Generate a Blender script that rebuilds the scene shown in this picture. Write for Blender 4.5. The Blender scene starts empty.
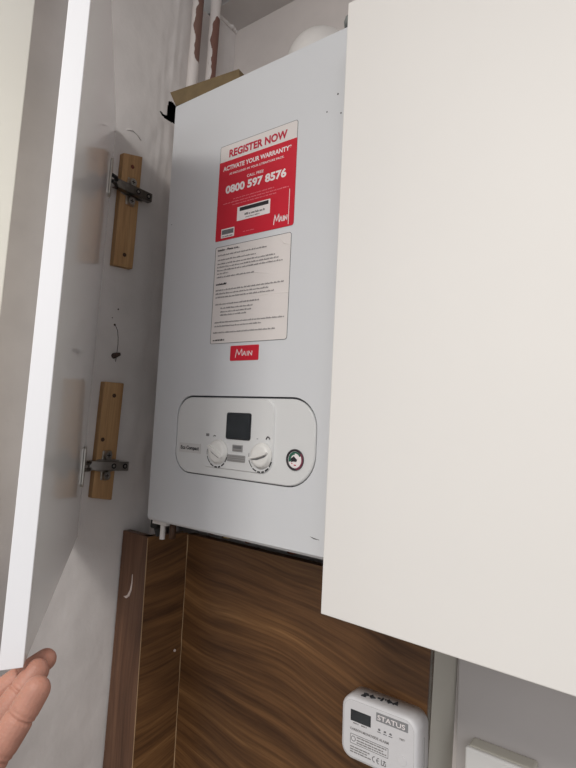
import bpy, bmesh, math, random
from mathutils import Vector, Matrix, noise as mnoise
random.seed(7)
PI = math.pi
S = bpy.context.scene
COL = S.collection

# ------------------------------------------------------------ camera
cam = bpy.data.cameras.new('camera')
cam.sensor_fit = 'VERTICAL'; cam.sensor_height = 36.0
cam.lens = 530.136 / 768 * 36
cam.clip_start = 0.02
co = bpy.data.objects.new('camera', cam); COL.objects.link(co)
RR = Vector((0.80172062, 0.59446117, 0.06212851))
DD = Vector((-0.00159744, 0.10607691, -0.99435665))
FF = Vector((-0.59769682, 0.79709698, 0.08599366))
UU = -DD
co.matrix_world = Matrix(((RR.x, UU.x, -FF.x, 0.7113), (RR.y, UU.y, -FF.y, -0.5812),
                          (RR.z, UU.z, -FF.z, 1.5603), (0, 0, 0, 1)))
S.camera = co

# ------------------------------------------------------------ world, lights, exposure
w = bpy.data.worlds.new('world'); S.world = w; w.use_nodes = True
bgn = w.node_tree.nodes['Background']
bgn.inputs['Color'].default_value = (0.97, 0.98, 1.0, 1)
bgn.inputs['Strength'].default_value = 0.55

def area(name, loc, target, sx, sy, power, color):
    l = bpy.data.lights.new(name, 'AREA'); l.shape = 'RECTANGLE'; l.size = sx; l.size_y = sy
    l.energy = power; l.color = color
    o = bpy.data.objects.new(name, l); COL.objects.link(o)
    o.location = loc
    o.rotation_euler = (Vector(target) - Vector(loc)).to_track_quat('-Z', 'Y').to_euler()
    return o
area('ceiling_light', (0.62, -1.45, 2.42), (0.55, -1.2, 0), 0.36, 0.36, 20, (1.0, 0.97, 0.915))
area('window_light', (1.9, -2.6, 2.2), (0.2, 0, 1.7), 1.3, 0.45, 12, (0.95, 0.97, 1.0))

S.view_settings.view_transform = 'Standard'
S.view_settings.look = 'None'
S.view_settings.gamma = 1.0
S.view_settings.use_curve_mapping = False
S.view_settings.exposure = 0.08

# ------------------------------------------------------------ materials
def srgb(r, g, b):
    f = lambda c: (c/255/12.92) if c/255 <= 0.04045 else ((c/255+0.055)/1.055)**2.4
    return (f(r), f(g), f(b), 1)

def mat(name, col, rough=0.5, metal=0.0, spec=0.5, noise=0.0, nscale=30, bump=0.0, bscale=80, coat=0.0):
    m = bpy.data.materials.new(name); m.use_nodes = True
    nt = m.node_tree; b = nt.nodes['Principled BSDF']
    b.inputs['Base Color'].default_value = col
    b.inputs['Roughness'].default_value = rough
    b.inputs['Metallic'].default_value = metal
    b.inputs['Specular IOR Level'].default_value = spec
    b.inputs['Coat Weight'].default_value = coat
    tc = nt.nodes.new('ShaderNodeTexCoord')
    if noise:
        n = nt.nodes.new('ShaderNodeTexNoise'); n.inputs['Scale'].default_value = nscale
        n.inputs['Detail'].default_value = 6
        nt.links.new(tc.outputs['Object'], n.inputs['Vector'])
        r = nt.nodes.new('ShaderNodeValToRGB')
        r.color_ramp.elements[0].position = 0.3; r.color_ramp.elements[1].position = 0.7
        r.color_ramp.elements[0].color = tuple(c*(1-noise) for c in col[:3])+(1,)
        r.color_ramp.elements[1].color = tuple(min(1, c*(1+noise)) for c in col[:3])+(1,)
        nt.links.new(n.outputs['Fac'], r.inputs['Fac'])
        nt.links.new(r.outputs['Color'], b.inputs['Base Color'])
    if bump:
        n2 = nt.nodes.new('ShaderNodeTexNoise'); n2.inputs['Scale'].default_value = bscale
        n2.inputs['Detail'].default_value = 8
        nt.links.new(tc.outputs['Object'], n2.inputs['Vector'])
        bp = nt.nodes.new('ShaderNodeBump'); bp.inputs['Strength'].default_value = bump
        bp.inputs['Distance'].default_value = 0.004
        nt.links.new(n2.outputs['Fac'], bp.inputs['Height'])
        nt.links.new(bp.outputs['Normal'], b.inputs['Normal'])
    return m

def wood(name, cols, scale, rot=(0, 0, 0), wav=1.2, fine=1.0, rough=0.4, spec=0.35):
    """grain runs along the axis whose scale is small"""
    m = bpy.data.materials.new(name); m.use_nodes = True
    nt = m.node_tree; b = nt.nodes['Principled BSDF']
    L = nt.links.new; N = nt.nodes.new
    tc = N('ShaderNodeTexCoord')
    mp = N('ShaderNodeMapping'); mp.inputs['Rotation'].default_value = rot
    L(tc.outputs['Object'], mp.inputs['Vector'])
    # slow warp
    wn = N('ShaderNodeTexNoise'); wn.inputs['Scale'].default_value = 3.2; wn.inputs['Detail'].default_value = 1.5
    L(mp.outputs['Vector'], wn.inputs['Vector'])
    sub = N('ShaderNodeVectorMath'); sub.operation = 'SUBTRACT'; sub.inputs[1].default_value = (.5, .5, .5)
    L(wn.outputs['Color'], sub.inputs[0])
    scl = N('ShaderNodeVectorMath'); scl.operation = 'SCALE'; scl.inputs['Scale'].default_value = 0.10*wav
    L(sub.outputs['Vector'], scl.inputs[0])
    add = N('ShaderNodeVectorMath'); add.operation = 'ADD'
    L(mp.outputs['Vector'], add.inputs[0]); L(scl.outputs['Vector'], add.inputs[1])
    m2 = N('ShaderNodeMapping'); m2.inputs['Scale'].default_value = scale
    L(add.outputs['Vector'], m2.inputs['Vector'])
    n1 = N('ShaderNodeTexNoise'); n1.inputs['Scale'].default_value = 1.0; n1.inputs['Detail'].default_value = 9
    n1.inputs['Roughness'].default_value = 0.66
    L(m2.outputs['Vector'], n1.inputs['Vector'])
    m3 = N('ShaderNodeMapping'); m3.inputs['Scale'].default_value = tuple(s*(7 if s > 10 else 4) for s in scale)
    L(add.outputs['Vector'], m3.inputs['Vector'])
    n2 = N('ShaderNodeTexNoise'); n2.inputs['Scale'].default_value = 1.0; n2.inputs['Detail'].default_value = 3
    L(m3.outputs['Vector'], n2.inputs['Vector'])
    r = N('ShaderNodeValToRGB')
    e = r.color_ramp.elements
    e[0].position = 0.28; e[0].color = cols[0]
    e[1].position = 0.74; e[1].color = cols[-1]
    for i, c in enumerate(cols[1:-1]):
        q = e.new(0.28 + 0.46*(i+1)/(len(cols)-1)); q.color = c
    L(n1.outputs['Fac'], r.inputs['Fac'])
    r2 = N('ShaderNodeValToRGB')
    r2.color_ramp.elements[0].position = 0.32; r2.color_ramp.elements[0].color = (.55, .52, .5, 1)
    r2.color_ramp.elements[1].position = 0.6; r2.color_ramp.elements[1].color = (1, 1, 1, 1)
    L(n2.outputs['Fac'], r2.inputs['Fac'])
    mx = N('ShaderNodeMix'); mx.data_type = 'RGBA'; mx.blend_type = 'MULTIPLY'
    mx.inputs['Factor'].default_value = 0.8*fine
    L(r.outputs['Color'], mx.inputs['A']); L(r2.outputs['Color'], mx.inputs['B'])
    L(mx.outputs['Result'], b.inputs['Base Color'])
    b.inputs['Roughness'].default_value = rough
    b.inputs['Specular IOR Level'].default_value = spec
    return m

def chipped(name, paint, metal, axis, center, thr, side):
    """painted copper: chips on the side away from the wall, irregular edges, object space"""
    m = bpy.data.materials.new(name); m.use_nodes = True
    nt = m.node_tree; b = nt.nodes['Principled BSDF']; L = nt.links.new; N = nt.nodes.new
    tc = N('ShaderNodeTexCoord'); sx = N('ShaderNodeSeparateXYZ'); L(tc.outputs['Object'], sx.inputs[0])
    mp = N('ShaderNodeMapping'); mp.inputs['Scale'].default_value = (85, 85, 34)
    L(tc.outputs['Object'], mp.inputs['Vector'])
    n = N('ShaderNodeTexNoise'); n.inputs['Scale'].default_value = 1; n.inputs['Detail'].default_value = 5
    L(mp.outputs['Vector'], n.inputs['Vector'])
    # side mask: dot(position, side)/radius
    dt = N('ShaderNodeVectorMath'); dt.operation = 'DOT_PRODUCT'; dt.inputs[1].default_value = side
    L(tc.outputs['Object'], dt.inputs[0])
    a = N('ShaderNodeMath'); a.operation = 'MULTIPLY_ADD'; a.inputs[1].default_value = 32; a.inputs[2].default_value = 0
    L(dt.outputs['Value'], a.inputs[0])
    s = N('ShaderNodeMath'); s.operation = 'ADD'; L(a.outputs[0], s.inputs[0]); L(n.outputs['Fac'], s.inputs[1])
    # limits along the length
    z0 = N('ShaderNodeMapRange'); z0.inputs['From Min'].default_value = center[0]; z0.inputs['From Max'].default_value = center[0]+.02
    L(sx.outputs['Z'], z0.inputs['Value'])
    z1 = N('ShaderNodeMapRange'); z1.inputs['From Min'].default_value = center[1]; z1.inputs['From Max'].default_value = center[1]-.02
    L(sx.outputs['Z'], z1.inputs['Value'])
    mm = N('ShaderNodeMath'); mm.operation = 'MULTIPLY'; L(z0.outputs[0], mm.inputs[0]); L(z1.outputs[0], mm.inputs[1])
    m4 = N('ShaderNodeMath'); m4.operation = 'MULTIPLY'; L(mm.outputs[0], m4.inputs[0]); L(s.outputs[0], m4.inputs[1])
    gt = N('ShaderNodeMath'); gt.operation = 'GREATER_THAN'; gt.inputs[1].default_value = thr; L(m4.outputs[0], gt.inputs[0])
    mx = N('ShaderNodeMix'); mx.data_type = 'RGBA'
    L(gt.outputs[0], mx.inputs['Factor']); mx.inputs['A'].default_value = paint; mx.inputs['B'].default_value = metal
    L(mx.outputs['Result'], b.inputs['Base Color'])
    b.inputs['Roughness'].default_value = 0.6
    bp = N('ShaderNodeBump'); bp.inputs['Strength'].default_value = 0.5; bp.inputs['Distance'].default_value = 0.002; bp.invert = True
    L(gt.outputs[0], bp.inputs['Height']); L(bp.outputs['Normal'], b.inputs['Normal'])
    return m

M = {}
M['plaster'] = mat('painted_plaster', srgb(220, 214, 211), 0.75, noise=0.05, nscale=14, bump=0.25, bscale=45)
M['backwall'] = mat('back_plaster', srgb(216, 208, 204), 0.8, noise=0.05, nscale=10, bump=0.3, bscale=30)
M['ceiling'] = mat('ceiling_paint', srgb(205, 200, 197), 0.85, noise=0.04, nscale=12, bump=0.2, bscale=40)
M['cream'] = mat('cream_paint', srgb(243, 240, 232), 0.6, noise=0.015, nscale=6)
M['boiler'] = mat('boiler_enamel', srgb(215, 216, 219), 0.42, spec=0.4, bump=0.03, bscale=300)
M['fascia'] = mat('fascia_plastic', srgb(219, 219, 219), 0.45, bump=0.03, bscale=500)
M['knob'] = mat('knob_plastic', srgb(226, 224, 221), 0.35)
M['groove'] = mat('dark_gap', srgb(70, 70, 74), 0.7)
M['lcd'] = mat('lcd_glass', srgb(44, 48, 52), 0.18, noise=0.1, nscale=60)
M['lcdframe'] = mat('lcd_frame', srgb(36, 38, 42), 0.35)
M['greybtn'] = mat('grey_button', srgb(150, 149, 148), 0.5)
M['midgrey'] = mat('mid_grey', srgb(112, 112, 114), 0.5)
M['ink'] = mat('black_ink', srgb(38, 38, 42), 0.6)
M['greyink'] = mat('grey_ink', srgb(96, 93, 94), 0.7)
M['paleink'] = mat('pale_ink', srgb(132, 128, 127), 0.7)
M['lightink'] = mat('light_ink', srgb(150, 145, 145), 0.7)
M['red'] = mat('red_print', srgb(204, 28, 50), 0.45)
M['redink'] = mat('red_ink', srgb(190, 30, 60), 0.5)
M['paper'] = mat('sticker_paper', srgb(226, 219, 216), 0.45, bump=0.12, bscale=35)
M['white'] = mat('white_print', srgb(240, 232, 232), 0.5)
M['pinkish'] = mat('pale_pink_print', srgb(226, 120, 132), 0.5)
M['green'] = mat('green_print', srgb(40, 96, 78), 0.4)
M['door'] = mat('gloss_white_door', srgb(228, 226, 224), 0.07, spec=0.3)
M['dooredge'] = mat('white_edging', srgb(232, 231, 234), 0.45)
M['rdoor'] = mat('cream_white_door', srgb(229, 225, 221), 0.55, spec=0.25, noise=0.01, nscale=4)
M['carcass'] = mat('carcass_board', srgb(225, 222, 216), 0.5)
M['steel'] = mat('nickel_plated_steel', srgb(190, 186, 180), 0.28, metal=1.0, noise=0.1, nscale=90)
M['darksteel'] = mat('dark_hinge_steel', srgb(120, 114, 108), 0.3, metal=1.0, noise=0.2, nscale=120)
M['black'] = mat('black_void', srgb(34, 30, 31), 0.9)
M['blackplastic'] = mat('black_plastic', srgb(30, 29, 30), 0.5)
M['copper'] = mat('copper', srgb(112, 68, 50), 0.5, metal=0.7, noise=0.15, nscale=60)
M['brass'] = mat('brass', srgb(150, 130, 88), 0.35, metal=0.9)
M['cardboard'] = mat('cardboard', srgb(116, 98, 70), 0.85, noise=0.10, nscale=60)
M['flue'] = mat('flue_plastic', srgb(226, 222, 219), 0.45)
M['rubber'] = mat('grey_rubber', srgb(132, 136, 134), 0.6)
M['alarm'] = mat('alarm_plastic', srgb(216, 214, 216), 0.42)
M['alarmdark'] = mat('alarm_shade', srgb(120, 120, 122), 0.6)
M['socket'] = mat('socket_plastic', srgb(222, 220, 218), 0.35)
M['trim'] = mat('beige_end_board', srgb(196, 192, 182), 0.6, noise=0.03, nscale=8)
M['kwall'] = mat('kitchen_wall_paint', srgb(196, 190, 188), 0.7, bump=0.08, bscale=60)
M['floor'] = mat('grey_vinyl_floor', srgb(120, 112, 104), 0.6, noise=.08, nscale=8)
M['pin'] = mat('pale_filler', srgb(172, 142, 108), 0.8)
M['chip'] = mat('white_chip', srgb(222, 205, 196), 0.8)
M['screwred'] = mat('rusty_screw', srgb(110, 50, 36), 0.6, noise=0.25, nscale=300)
M['screwdark'] = mat('dark_screw', srgb(74, 50, 34), 0.6, noise=0.2, nscale=300)
M['wallplug'] = mat('brown_plug', srgb(78, 62, 56), 0.8, noise=0.2, nscale=300)
walnut = [srgb(66, 42, 25), srgb(98, 67, 41), srgb(122, 86, 53), srgb(164, 122, 80)]
M['walnut_back'] = wood('walnut_laminate', walnut, (1.8, 1.8, 34.0), rot=(0, math.radians(-7), 0), wav=0.75)
M['walnut_side'] = wood('walnut_laminate_side', walnut, (3.0, 3.0, 34.0), rot=(math.radians(-14), 0, 0), wav=1.0)
M['walnut_strip'] = wood('walnut_laminate_strip', [srgb(80, 54, 38), srgb(98, 68, 50), srgb(112, 80, 60), srgb(128, 92, 70)], (40, 40, 2.0), wav=0.3, fine=0.7)
M['pine'] = wood('pine_batten', [srgb(158, 118, 78), srgb(180, 140, 98), srgb(192, 152, 108), srgb(202, 164, 120)], (60, 60, 4.0), wav=0.4, fine=0.45, rough=0.6)
M['skin'] = mat('skin', srgb(174, 124, 107), 0.5, spec=0.4, noise=0.10, nscale=45, bump=0.15, bscale=500)
_b = M['skin'].node_tree.nodes['Principled BSDF']
_b.inputs['Subsurface Weight'].default_value = 0.15
_b.inputs['Subsurface Radius'].default_value = (0.006, 0.0025, 0.0015)
M['nail'] = mat('nail', srgb(214, 164, 150), 0.3)
M['pipe1'] = chipped('chipped_pipe_paint', srgb(222, 214, 210), srgb(118, 88, 78), 2, (1.235, 1.412), 0.52, (0.75, 0.4, 0))
M['pipe2'] = chipped('chipped_pipe_paint_short', srgb(220, 212, 208), srgb(120, 84, 74), 2, (1.215, 1.390), 0.50, (0.75, 0.4, 0))

# ------------------------------------------------------------ helpers
def link(o, parent=None):
    COL.objects.link(o)
    if parent is not None:
        o.parent = parent
        o.matrix_parent_inverse = Matrix.Translation(parent.location).inverted() if parent.parent is None else Matrix.Identity(4)
    return o

# every mesh is written in world coordinates; thing roots sit at their base and the parent inverse keeps parts in place
def obj(name, bm, m, parent=None, smooth=False, bevel=0.0, seg=2, tri=False):
    me = bpy.data.meshes.new(name)
    bmesh.ops.recalc_face_normals(bm, faces=bm.faces)
    bm.to_mesh(me); bm.free()
    for p in me.polygons: p.use_smooth = smooth
    ms = m if isinstance(m, (list, tuple)) else [m]
    for x in ms: me.materials.append(x)
    o = bpy.data.objects.new(name, me)
    COL.objects.link(o)
    if parent is not None: attach(o, parent)
    if bevel:
        md = o.modifiers.new('bevel', 'BEVEL'); md.width = bevel; md.segments = seg
        md.limit_method = 'ANGLE'; md.angle_limit = math.radians(40)
        md.harden_normals = False
    return o

ROOTMAT = {}
def attach(o, parent):
    o.parent = parent
    p = parent; mtx = Matrix.Identity(4)
    chain = []
    while p is not None:
        chain.append(p); p = p.parent
    root = chain[-1]
    if len(chain) == 1:
        o.matrix_parent_inverse = Matrix.Translation(root.location).inverted()

def thing(name, label, cat, loc, group=None):
    o = bpy.data.objects.new(name, None); COL.objects.link(o)
    o.location = loc; o.empty_display_size = 0.05
    tag(o, label, cat, group)
    return o

def tag(o, label, cat, group=None):
    o['label'] = label; o['category'] = cat
    if group: o['group'] = group
    return o

def struct(o):
    o['kind'] = 'structure'; return o

def box(bm, x0, x1, y0, y1, z0, z1, f=None):
    vs = [bm.verts.new(f(x, y, z) if f else (x, y, z)) for x in (x0, x1) for y in (y0, y1) for z in (z0, z1)]
    for q in ((0, 1, 3, 2), (4, 6, 7, 5), (0, 4, 5, 1), (2, 3, 7, 6), (0, 2, 6, 4), (1, 5, 7, 3)):
        bm.faces.new([vs[i] for i in q])
    return vs

def prism(bm, pts, d, flip=False):
    """pts: list of Vectors (planar loop); d: extrusion vector"""
    a = [bm.verts.new(p) for p in pts]; b = [bm.verts.new(Vector(p)+Vector(d)) for p in pts]
    n = len(pts)
    bm.faces.new(a); bm.faces.new(b[::-1])
    for i in range(n):
        bm.faces.new((a[i], a[(i+1) % n], b[(i+1) % n], b[i]))

def rrect(x0, x1, z0, z1, r, n=8):
    pts = []
    if not isinstance(r, (list, tuple)): r = (r, r, r, r)
    for (cx, cz, a0, rr) in ((x1-r[0], z1-r[0], 0, r[0]), (x0+r[1], z1-r[1], 90, r[1]), (x0+r[2], z0+r[2], 180, r[2]), (x1-r[3], z0+r[3], 270, r[3])):
        for i in range(n+1):
            a = math.radians(a0+90*i/n)
            pts.append((cx+rr*math.cos(a), cz+rr*math.sin(a)))
    return pts

def tube(bm, pts, rad, n=16, cap=True):
    pts = [Vector(p) for p in pts]
    rads = rad if isinstance(rad, (list, tuple)) else [rad]*len(pts)
    rings = []
    up = None
    for i, p in enumerate(pts):
        d = (pts[min(i+1, len(pts)-1)]-pts[max(i-1, 0)]).normalized()
        if up is None:
            up = Vector((0, 0, 1)) if abs(d.z) < .9 else Vector((1, 0, 0))
        u = (up - d*up.dot(d)).normalized(); v = d.cross(u); up = u
        rings.append([bm.verts.new(p+(u*math.cos(2*PI*k/n)+v*math.sin(2*PI*k/n))*rads[i]) for k in range(n)])
    for a, b in zip(rings, rings[1:]):
        for k in range(n):
            bm.faces.new((a[k], a[(k+1) % n], b[(k+1) % n], b[k]))
    if cap:
        bm.faces.new(rings[0][::-1]); bm.faces.new(rings[-1])

def disc_prism(bm, c, axis, r, h, n=32, r2=None):
    axis = Vector(axis).normalized()
    tube(bm, [Vector(c), Vector(c)+axis*h], [r, r if r2 is None else r2], n)

def ring_prism(bm, outer, inner, y0, y1, f):
    """closed ring between two loops with the same count"""
    n = len(outer)
    o0 = [bm.verts.new(f(x, y0, z)) for x, z in outer]; o1 = [bm.verts.new(f(x, y1, z)) for x, z in outer]
    i0 = [bm.verts.new(f(x, y0, z)) for x, z in inner]; i1 = [bm.verts.new(f(x, y1, z)) for x, z in inner]
    for k in range(n):
        j = (k+1) % n
        bm.faces.new((o0[k], o0[j], i0[j], i0[k])); bm.faces.new((o1[k], i1[k], i1[j], o1[j]))
        bm.faces.new((o0[k], o1[k], o1[j], o0[j])); bm.faces.new((i0[k], i0[j], i1[j], i1[k]))

def text_mesh(name, s, bold=0.0, shear=0.0):
    c = bpy.data.curves.new(name, 'FONT'); c.body = s; c.size = 1; c.offset = bold; c.shear = shear
    c.extrude = 0.0; c.resolution_u = 3
    o = bpy.data.objects.new(name, c); COL.objects.link(o)
    dg = bpy.context.evaluated_depsgraph_get()
    me = bpy.data.meshes.new_from_object(o.evaluated_get(dg))
    bpy.data.objects.remove(o); bpy.data.curves.remove(c)
    return me

def text_into(bm, s, org, ex, ez, width, cap, bold=0.0, shear=0.0, z1=None):
    """lay text into bm: org = baseline start, ex/ez unit axes, width and cap height in metres"""
    me = text_mesh('t', s, bold, shear)
    xs = [v.co.x for v in me.vertices]
    x0, x1 = min(xs), max(xs)
    sx = width/(x1-x0); sz = cap/0.729
    org = Vector(org); ex = Vector(ex); ez = Vector(ez)
    vs = [bm.verts.new(org+ex*((v.co.x-x0)*sx)+ez*(v.co.y*sz)) for v in me.vertices]
    for p in me.polygons:
        try: bm.faces.new([vs[i] for i in p.vertices])
        except ValueError: pass
    bpy.data.meshes.remove(me)

def obj_flat(name, bm, m, parent, thick, normal):
    """a flat print given a small real thickness along normal"""
    fs = list(bm.faces)
    for f in fs:
        f.normal_update()
        if f.normal.dot(Vector(normal)) < 0: f.normal_flip()
    r = bmesh.ops.extrude_face_region(bm, geom=fs)
    vs = [g for g in r['geom'] if isinstance(g, bmesh.types.BMVert)]
    bmesh.ops.translate(bm, verts=vs, vec=Vector(normal)*thick)
    return obj(name, bm, m, parent)

# ------------------------------------------------------------ setting: walls and ceiling
XW, YB, ZC = -0.10, 0.222, 2.45
def plaster_h(y, z):
    """trowel ridges and lumps near the boiler corner"""
    h = 0.0015*mnoise.noise(Vector((y*9, z*5, 1.3)))+0.0007*mnoise.noise(Vector((y*30, z*22, 4)))
    k = max(0, min(1, (y+0.03)/0.05)) * max(0, min(1, (z-1.98)/0.05))
    yy = y + 0.008*mnoise.noise(Vector((0.3, z*5, 7)))
    rid = 0
    for c, wd, a in ((0.022, 0.0035, 0.0035), (0.036, 0.005, 0.004), (0.055, 0.004, 0.003), (0.073, 0.006, 0.004), (0.1, .008, .003)):
        rid += a*math.exp(-((yy-c)/wd)**2)*(0.6+0.8*mnoise.noise(Vector((c*90, z*9, 2.5))))
    k2 = max(0, min(1, (y-0.02)/0.03))
    rid2 = 0.0035*k2*max(0, mnoise.noise(Vector((y*42, z*16, 9.1))))
    return h + 0.0012*k*mnoise.noise(Vector((y*60, z*25, 8))) + 0.34*k*rid*(0.4+1.2*abs(mnoise.noise(Vector((y*14, z*7, 3.3))))) + 0.8*rid2
# left wall as a displaced grid with an open broken hole beside the boiler
bm = bmesh.new()
ys = [-0.9+0.03*i for i in range(26)]+[-0.13+0.004*i for i in range(90)]
ys = [y for y in ys if y < 0.03]+[0.03+0.0017*i for i in range(30)]+[y for y in ys if 0.0815 < y < YB]+[YB]
zs = [0.0, 0.4, 0.7]+[0.85+0.012*i for i in range(80)]+[1.81+0.005*i for i in range(130)]
zs = sorted(set([z for z in zs if z < 2.14]+[2.14+0.0017*i for i in range(36)]+[z for z in zs if z > 2.2013 and z < ZC+0.02]))
HOLE = [(0.0519, 2.1884), (0.0593, 2.1936), (0.0682, 2.1908), (0.0790, 2.1840), (0.0790, 2.1525), (0.0638, 2.151), (0.0494, 2.1498), (0.0385, 2.1522), (0.0335, 2.1580), (0.0355, 2.1600), (0.0436, 2.1565), (0.051, 2.1600), (0.0506, 2.1719)]
def inhole(y, z):
    if z > 2.432 and 0.116 < y < 0.142: return True
    c = False
    for a in range(len(HOLE)):
        (y0, z0), (y1, z1) = HOLE[a], HOLE[a-1]
        if (z0 > z) != (z1 > z) and y < (y1-y0)*(z-z0)/(z1-z0)+y0: c = not c
    return c
g = [[None]*len(zs) for _ in ys]
for i, y in enumerate(ys):
    for j, z in enumerate(zs):
        g[i][j] = bm.verts.new((XW+plaster_h(y, z), y, z))
for i in range(len(ys)-1):
    for j in range(len(zs)-1):
        if inhole((ys[i]+ys[i+1])/2, (zs[j]+zs[j+1])/2): continue
        bm.faces.new((g[i][j], g[i+1][j], g[i+1][j+1], g[i][j+1]))
wl = struct(obj('wall_left', bm, M['plaster'], smooth=True))
# masonry backing, black to paint in the shade of the pocket behind the hole
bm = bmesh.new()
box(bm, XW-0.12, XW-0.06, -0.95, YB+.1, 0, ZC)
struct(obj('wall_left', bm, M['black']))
bm = bmesh.new()   # back wall
box(bm, XW-0.06, 1.6, YB, YB+0.1, 0, ZC)
struct(obj('wall_back', bm, M['backwall']))
bm = bmesh.new()   # painted kitchen wall under the cupboards
box(bm, 0.4530, 1.6, YB-0.008, YB, 0.0, 1.36)
struct(obj('wall_right', bm, M['kwall']))
# ceiling with an open slot where the pipes go through
bm = bmesh.new()
def pc(x0, x1, y0, y1): box(bm, x0, x1, y0, y1, ZC, ZC+0.05)
pc(XW-0.06, 1.6, 0.150, YB+.1); pc(-0.045, 1.6, -0.9, 0.150); pc(XW-0.06, -0.045, -0.9, 0.062)
struct(obj('ceiling', bm, M['ceiling']))
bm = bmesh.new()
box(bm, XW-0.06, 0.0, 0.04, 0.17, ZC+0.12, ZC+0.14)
struct(obj('ceiling', bm, M['black']))  # black sheet above the slot, painting in the dark of the cavity
# ragged plaster bead along the ceiling edge
bm = bmesh.new()
pts = []; rads = []
for i in range(40):
    y = 0.155+(YB-0.155)*i/39
    pts.append((XW+0.002+0.003*mnoise.noise(Vector((y*80, 0, 3))), y, ZC-0.001)); rads.append(0.004+0.0035*abs(mnoise.noise(Vector((y*120, 5, 3)))))
tube(bm, pts, rads, 8)
struct(obj('trim_1', bm, M['plaster'], smooth=True))
bm = bmesh.new()
box(bm, -0.3, 3.5, -4.0, YB+.1, -0.05, 0.0)
struct(obj('floor', bm, M['floor']))
# cream pier at the far left, standing proud of the plaster
bm = bmesh.new()
box(bm, XW-0.06, -0.035, -1.0, -0.2475, 0.0, ZC)
struct(obj('wall_front', bm, M['cream'], bevel=0.002))

# ------------------------------------------------------------ boxed-in pipes: walnut panels
FY, BY = 0.03, 0.11
ZT = 1.3625
root = thing('pipe_boxing', 'walnut wood effect boxing below the white boiler with a beige right end', 'pipe boxing', (0.18, 0.16, 0.0))
def rx(x, z): return x + 0.0018 - 0.022*(1.362-z)
def lean(x, z): return x + 0.024*(1.362-z)      # the panels lean a little out of plumb
bm = bmesh.new()
box(bm, -0.088, -0.0445, FY, FY+0.018, 0.0, ZT, lambda x, y, z: (x+0.04*(1.362-z)*0.5 if x < -.06 else lean(x, z), y, z))
bm.free()
bm = bmesh.new()
box(bm, XW+0.004, -0.0265, FY, FY+0.016, 0.3, ZT, lambda x, y, z: (max(x, XW+.004) if x < -.06 else lean(x, z), y, z))
fs = obj('front_strip', bm, M['walnut_strip'], root, bevel=0.0008)
fs['label'] = 'vertical grained narrow front strip with chipped edge'
bm = bmesh.new()
prism(bm, [Vector((lean(-0.0265, 0.3), FY+.0005, .3)), Vector((lean(-0.0135, .3), BY, .3)), Vector((lean(-0.0135, ZT), BY, ZT)), Vector((-0.0265, FY+.0005, ZT))], Vector((-0.015, 0, 0)))
obj('side_panel', bm, M['walnut_side'], root)
bm = bmesh.new()
box(bm, -0.0135, 0.449, BY, BY+0.016, 0.3, ZT-0.002, lambda x, y, z: (lean(x, z) if x < 0.1 else rx(x, z), y, z))
obj('back_panel', bm, M['walnut_back'], root)
bm = bmesh.new()   # end board between panel and wall
box(bm, 0.447, 0.4490, BY+0.0035, YB-0.0005, 0.3, ZT-0.002, lambda x, y, z: (rx(x, z), y, z))
e = obj('end_board', bm, M['trim'], root); e['label'] = 'beige unlaminated end board'
bm = bmesh.new()   # pale seam along the inner corner and the front arris
pts = []
for i in range(60):
    z = ZT-0.004-0.9*i/59
    pts.append((lean(-0.0128, z)+0.0012*mnoise.noise(Vector((0, 0, z*40))), BY-0.0004, z))
tube(bm, pts, [0.0004+0.0016*abs(mnoise.noise(Vector((3, 1, p[2]*60)))) for p in pts], 6)
e = obj('corner_seam', bm, M['pin'], root); e['label'] = 'pale filled seam in the inner corner'
bm = bmesh.new()
pts = []
for i in range(50):
    z = ZT-0.002-0.9*i/49
    pts.append((lean(-0.0265, z), FY-0.0002, z))
tube(bm, pts, [0.0006+0.0005*abs(mnoise.noise(Vector((7, 1, p[2]*70)))) for p in pts], 6)
obj('worn_edge', bm, M['pin'], root)
bm = bmesh.new()
pts = [(-0.0595, FY-.0003, 1.293), (-0.0585, FY-.0003, 1.279), (-0.0600, FY-.0003, 1.266), (-0.0645, FY-.0003, 1.2565), (-0.0705, FY-.0003, 1.252), (-0.0775, FY-.0003, 1.2515)]
tube(bm, pts, [0.0004, 0.0011, 0.0018, 0.0024, 0.0022, 0.0006], 8)
e = obj('chip_mark', bm, M['chip'], root); e['label'] = 'curved white chip in the strip'
bm = bmesh.new()
disc_prism(bm, (-0.0135, 0.097, 1.160), (1, -.1, 0), 0.0022, 0.004, 14)
obj('nail_head', bm, M['chip'], root)

# ------------------------------------------------------------ boiler
K = 0.0225
def sh(x, y, z): return (x - K*(z-1.4), y, z)
EX = Vector((1, 0, 0)); EZ = Vector((-K, 0, 1)).normalized()
BOI = thing('combi_boiler', 'white wall hung boiler with red sticker and oval control panel', 'boiler', (0.195, 0.11, 1.40))
BW, BZ0, BZ1 = 0.39, 1.3995, 2.1235
px0, px1, pz0, pz1 = 0.0610, 0.3315, 1.4835, 1.6052
hole = rrect(px0, px1, pz0, pz1, (.042, .032, .034, .046), 10)
# casing: front skin with the panel opening, sides, top; open to the frame below
bm = bmesh.new()
outer = rrect(0.0, BW, BZ0, BZ1, 0.004, 10)
n = len(hole)
def ringverts(loop, y): return [bm.verts.new(sh(x, y, z)) for x, z in loop]
o_f = ringverts(outer, 0.004)
o_i = ringverts(rrect(0.004, BW-0.004, BZ0+0.004, BZ1-0.004, 0.003, 10), 0.0)
h_f = ringverts(hole, 0.0); h_b = ringverts(hole, 0.012)
o_b = ringverts(outer, 0.205)
for k in range(n):
    j = (k+1) % n
    bm.faces.new((o_f[k], o_f[j], o_i[j], o_i[k]))
    bm.faces.new((h_f[k], h_f[j], h_b[j], h_b[k]))
    bm.faces.new((o_f[k], o_b[k], o_b[j], o_f[j]))
bm.faces.new(o_b); bm.faces.new(h_b)
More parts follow.
